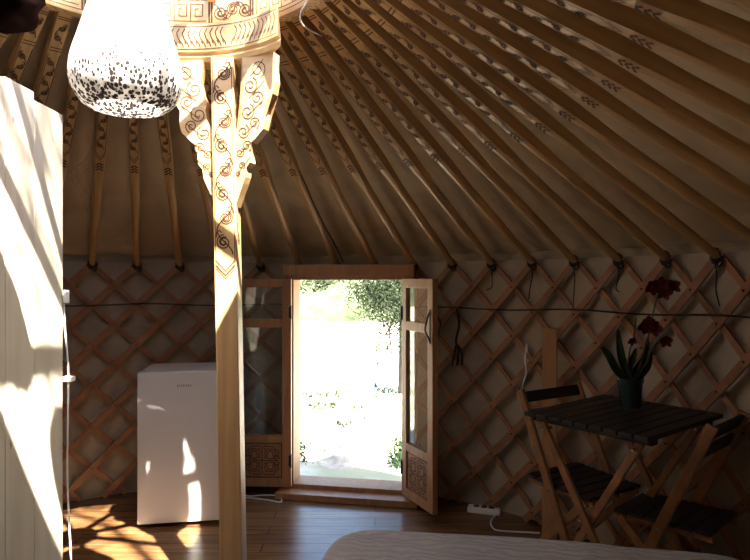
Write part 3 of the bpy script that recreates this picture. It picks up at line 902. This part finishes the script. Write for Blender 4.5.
for path, wd in (([(0, 0, .11), P(618, 372), P(608, 354), P(601, 347)], .034), ([(0, -.01, .11), P(624, 366), P(620, 348), P(618, 329)], .034),
                 ([(.01, 0, .11), P(636, 372), P(645, 358), P(648, 338)], .036), ([(.01, -.02, .11), P(640, 376), P(648, 366), P(652, 352)], .03),
                 ([(-.01, .02, .11), P(620, 374), P(616, 368), P(612, 366)], .028), ([(0, .02, .11), P(630, 366), P(634, 356), P(636, 348)], .026)):
    bm = new_bm(); blade(bm, path, wd); obj('leaf', bm, leafg, orc, smooth=True)
for path in ([(.01, 0, .11), P(642, 360), P(649, 335), P(655, 305), P(661, 290), P(672, 286)], [(-.01, 0, .11), P(629, 355), P(634, 335), P(636, 318)], [(0, .01, .11), P(645, 372), P(652, 350), P(662, 338)]):
    bm = new_bm(); tube(bm, smoothpath(path), .0028, 6); obj('flower_stem', bm, stemg, orc)
def flower(c, s, rot):
    bm = new_bm(); R_ = Matrix.Rotation(rot, 3, 'Y') @ Matrix.Rotation(.4, 3, 'X')
    for k in range(5):
        a = 2 * PI * k / 5; d = R_ @ Vector((math.cos(a), 0, math.sin(a))); q = R_ @ Vector((-math.sin(a), 0, math.cos(a))); n = R_ @ Vector((0, -1, 0))
        wk = s * (.46 if k % 2 else .34)
        prof_ = [(0, .1), (.35, .9), (.65, 1), (.9, .55), (1, .05)]
        rows = []
        for t, w_ in prof_:
            b = c + d * s * t + n * s * .35 * t * t
            rows.append([bm.verts.new(b + q * wk * w_ * k_ + n * s * .08 * abs(k_)) for k_ in (-1, 0, 1)])
        for A, B in zip(rows, rows[1:]):
            for k_ in range(2): bm.faces.new((A[k_], A[k_ + 1], B[k_ + 1], B[k_]))
    bmesh.ops.solidify(bm, geom=bm.faces[:], thickness=.0015)
    tube(bm, [c + R_ @ Vector((0, -s * .05, 0)), c + R_ @ Vector((0, -s * .35, -s * .1))], [s * .14, s * .05], 8)
    obj('flower', bm, flow, orc, smooth=True)
for (x, y, s, r) in ((653, 286, .038, .2), (664, 292, .036, 1.1), (672, 286, .036, .5), (662, 284, .03, 2), (645, 326, .034, .4), (654, 328, .036, 1.3), (649, 322, .026, 2.2), (666, 341, .028, .8), (632, 341, .02, .3)):
    flower(P(x, y), s, r)

# ------------------------------------------------------------------ power strip and cables
ps = onfloor(484, 513); r_ang = .62
strip_o = thing('power_strip', 'white four-socket power strip lying on the floor at the lattice foot', 'power strip', (ps.x, ps.y, 0), -.32)
bm = new_bm()
box(bm, (0, 0, .019), (.195, .062, .036), bev=.01); obj('casing', bm, white_plastic, strip_o, smooth=True)
for x in (-.045, .0, .045):
    bm = new_bm()
    lathe(bm, [(.001, .0385), (.019, .0385), (.019, .0365)], 18)
    bmesh.ops.translate(bm, verts=bm.verts, vec=(x, 0, 0)); obj('socket', bm, socket_dark, strip_o)
bm = new_bm()
q = Vector((ps.x, ps.y, 0))
tube(bm, smoothpath([q + Vector((.085, -.03, .018)), onfloor(491, 521, .006), onfloor(494, 529, .006), onfloor(505, 531, .006), onfloor(522, 532, .006), onfloor(540, 533, .006)], 8), .0042, 6)
tag(obj('extension_cable', bm, white_cable), 'white cable running right along the floor from the power strip', 'cable')
bm = new_bm()
tube(bm, smoothpath([onfloor(240, 497, .006), onfloor(252, 498, .006), onfloor(268, 500, .006), onfloor(281, 502, .006), onfloor(280, 497, .006), onfloor(276, 494, .03), ], 8), .004, 6)
tube(bm, smoothpath([onfloor(240, 494, .006), onfloor(250, 496, .006), onfloor(264, 495, .006), onfloor(277, 495.5, .006)], 8), .004, 6)
tag(obj('floor_cable', bm, white_cable), 'white cable loop on the floor under the left door leaf', 'cable')

# things hanging on the lattice right of the door
bm = new_bm()
pA, pB = at(457, 309, 3.68), at(458, 366, 3.68)
tube(bm, smoothpath([pA, at(459, 325, 3.68), at(456, 340, 3.68), at(458, 350, 3.68)]), .007, 6)
for dx in (-4, 0, 4): tube(bm, smoothpath([at(457 + dx * .3, 345, 3.67), at(458 + dx, 355, 3.67), at(457 + dx * 1.2, 366, 3.67)]), [.006] * 12 + [.003], 6)
tag(obj('hanging_tassel', bm, black_rope), 'dark braided tassel hanging on the lattice just right of the open door leaf', 'tassel')
bm = new_bm(); tube(bm, smoothpath([at(527, 345, 3.33), at(525, 358, 3.33), at(526, 372, 3.33), at(523, 386, 3.33), at(524, 396, 3.33)]), .0035, 6)
box(bm, at(526.5, 348, 3.33), (.012, .012, .05), bev=.003)
tag(obj('hanging_string', bm, white_cable), 'pale cord hanging on the lattice left of the upright plank', 'cord')
for k, px_ in enumerate((496, 535, 583, 627, 724)):
    f_ = PHI0 + (5 + (k if k < 4 else 5)) * DPHI
    bm = new_bm(); b0 = wp(f_, 2.21, 1.49)
    tube(bm, smoothpath([b0, b0 + Vector((.01, -.01, -.06)), b0 + Vector((-.012 * (k % 2) + .012, 0, -.13)), b0 + Vector((-.02 + .012 * k, 0, -.15 - .05 * (k % 3)))]), .0028, 6)
    tag(obj('loose_cord', bm, black_rope), ['short dark cord end dangling under the second roof pole right of the door', 'dark cord end dangling under the third roof pole right of the door',
        'dark cord end dangling under the fourth roof pole right of the door', 'dark cord end dangling under the fifth roof pole right of the door', 'dark cord dangling near the right picture edge beyond the orchid'][k], 'cord')

# ------------------------------------------------------------------ outside: rocks, shrubs, trees
rock_m = cloth('pale_limestone', (.60, .53, .42), (.40, .34, .26), 6, .8, .05)
leaf_m = mat('olive_leaf', (.022, .032, .014), .7, .1); bark = mat('grey_bark', (.04, .032, .025), .9, .1); shrub_m = mat('dark_shrub_leaf', (.018, .04, .012), .7, .1)
grass_m = mat('dry_grass', (.030, .042, .016), .9, .1)
def rock(c, s, seed, label):
    bm = new_bm(); bmesh.ops.create_icosphere(bm, subdivisions=4, radius=1)
    for v in bm.verts:
        p = v.co.copy(); k = 1 + .35 * noise.noise(p * 1.1 + Vector((seed, 0, 0))) + .12 * noise.noise(p * 3 + Vector((seed, 4, 0)))
        v.co = Vector((p.x * s[0] * k, p.y * s[1] * k, p.z * s[2] * k))
    o = obj('rock', bm, rock_m, None, c, smooth=True); tag(o, label, 'rock', 'pale rocks outside the doorway')
rock((-.26, 4.95, -.12), (.23, .22, .12), 1, 'pale flat rock outside, nearest the left door jamb')
rock((.14, 5.50, -.12), (.28, .24, .14), 5, 'broad pale rock in the middle just outside the threshold')
rock((.48, 6.15, -.12), (.24, .22, .12), 9, 'pale rock outside behind the dark green shrub')
rock((-.02, 6.6, -.12), (.24, .2, .07), 12, 'small pale stone on the ground under the thin tree')
rock((-.62, 5.9, -.10), (.2, .2, .07), 15, 'small pale stone outside at left, beyond the flat rock')
def leaves(bm, centers, rad, n, size, rnd, mi=0, squash=1):
    for _ in range(n):
        c = rnd.choice(centers)
        d = Vector((rnd.gauss(0, 1), rnd.gauss(0, 1), rnd.gauss(0, 1) * squash)) * rad * .5
        p = c + d; a = Vector((rnd.gauss(0, 1), rnd.gauss(0, 1), rnd.gauss(0, 1))).normalized(); b = a.orthogonal().normalized()
        l = size * rnd.uniform(.6, 1.3)
        bm.faces.new([bm.verts.new(p + a * l), bm.verts.new(p + b * l * .35), bm.verts.new(p - a * l), bm.verts.new(p - b * l * .35)]).material_index = mi
def tree(name, label, base, top, branches, clumps, rad, n, size, seed, r0=.05, squash=1):
    rnd = random.Random(seed); t = thing(name, label, 'tree' if 'tree' in name else 'shrub', base)
    b = Vector(base); bm = new_bm()
    tube(bm, smoothpath([Vector((0, 0, -.05)), (Vector(top) - b) * .4 + Vector((.04, 0, 0)), (Vector(top) - b) * .75 - Vector((.04, 0, 0)), Vector(top) - b]), [r0 * (1 - .8 * i / 18) for i in range(19)], 8)
    for br in branches: tube(bm, smoothpath([Vector(q) - b for q in br], 5), [r0 * .35 * (1 - .7 * i / (5 * (len(br) - 1))) + .001 for i in range(5 * (len(br) - 1) + 1)], 6)
    obj('trunk', bm, bark, t, smooth=True)
    bm = new_bm(); leaves(bm, [Vector(c) - b for c in clumps], rad, n, size, rnd, squash=squash)
    obj('foliage', bm, shrub_m if 'shrub' in name else leaf_m, t)
tree('olive_tree', 'thin-leaved tree outside the doorway at right, trailing branches', (.35, 8.0, -.1), (.25, 8.0, 3.2),
     [[(.3, 8, 1.0), (.15, 7.9, .7), (0.02, 7.8, .75)], [(.3, 8, 1.6), (.0, 7.9, 1.5), (-.2, 7.8, 1.25)], [(.28, 8, 2.0), (.5, 7.9, 1.6), (.42, 7.8, .6), (.38, 7.8, .1)],
      [(.3, 8, 1.4), (.16, 7.9, 1.1), (.2, 7.8, .6), (.24, 7.8, .2)]],
     [(.0, 8, 1.35), (-.05, 7.9, 1.15), (.15, 8, 1.2), (.3, 8, 1.1), (.3, 8.1, 1.4), (-.12, 8, 1.3), (.35, 8, 1.3), (.2, 8, .95), (.38, 7.9, .6), (.15, 8, 1.45), (.1, 8, 1.7), (.35, 7.9, .9), (.2, 8, 2.1), (.0, 8.2, 2.4), (.5, 8, 2.2), (.4, 7.9, 1.8)], .30, 6500, .030, 5, .045)
tree('leafy_shrub', 'dark green shrub outside beside the right door jamb', (.26, 4.85, -.1), (.26, 4.85, .10), [], [(.24, 4.85, .0), (.27, 4.85, .06), (.30, 4.88, .12), (.2, 4.82, -.04)], .12, 800, .022, 6, .012)
tree('leafy_shrub', 'small green shrub outside in the lower left corner of the doorway', (-.62, 4.95, -.1), (-.62, 4.95, .0), [], [(-.62, 4.95, 0), (-.57, 4.95, -.03), (-.68, 5., 0)], .10, 350, .016, 7, .01)
tree('leafy_shrub', 'grey-green bush on the open ground in front of the hillside', (.05, 11, -.1), (.05, 11, .2), [], [(.05, 11, .1), (.12, 11, .2), (-.05, 11, .05)], .22, 260, .03, 9, .012)
rnd = random.Random(11); bm = new_bm()
for _ in range(1500):
    x, y = rnd.uniform(-1.6, .9), rnd.choice((rnd.uniform(5.2, 8.5), rnd.uniform(5.6, 7.2)))
    if noise.noise(Vector((x * 2.2, y * 1.6, 0))) < .05: continue
    for q in range(4):
        a = rnd.uniform(0, 2 * PI); h = rnd.uniform(.03, .08); s_ = Vector((math.cos(a), math.sin(a), 0)) * .009
        p = Vector((x + rnd.uniform(-.02, .02), y + rnd.uniform(-.02, .02), -.11))
        t_ = p + Vector((rnd.uniform(-.03, .03), rnd.uniform(-.03, .03), h))
        bm.faces.new([bm.verts.new(p - s_), bm.verts.new(p + s_), bm.verts.new(t_)])
tag(obj('dry_grass', bm, grass_m), 'sparse tufts of dry green grass on the pale ground outside', 'grass', kind='stuff')
# bushes on the hillside
rnd = random.Random(21); bm = new_bm(); cl = []
for _ in range(170):
    x, y = rnd.uniform(-9, 8), rnd.uniform(22.5, 36); cl.append(Vector((x, y, -.35 + (y - 21.5) * .52 + .2)))
leaves(bm, cl, .7, 9000, .13, rnd, squash=.7)
tag(obj('hillside_scrub', bm, leaf_m), 'green scrub covering the hillside seen through the top of the doorway', 'scrub', kind='stuff')
# the tree beside the yurt whose leaves dapple the light falling through the crown
rnd = random.Random(33); cen = Vector((CC.x, CC.y, 2.5)) - SUN_DIR * 4.4
cl = [cen + Vector((-.35 + .12 * k, .50 + rnd.uniform(-.06, .08), rnd.uniform(-.2, .2))) for k in range(8)] + \
     [cen + Vector((x, y, rnd.uniform(-.2, .2))) for x, y in ((-.45, .25), (-.42, .34), (-.52, .16), (-.3, .05), (.1, -.2))]
tree('shade_tree', 'tree standing beside the yurt and overhanging its roof', (3.2, -2.6, -.1), (cen.x + .9, cen.y - .3, 7.2),
     [[(2.2, -1.9, 4.6), (cen.x + .3, cen.y, cen.z), (cen.x - .6, cen.y + .5, cen.z + .2)], [(2.6, -2.1, 3.8), (1.4, -1.2, 4.6), (cen.x - .3, cen.y - .4, cen.z - .3)]], cl, .20, 900, .036, 8, .12)
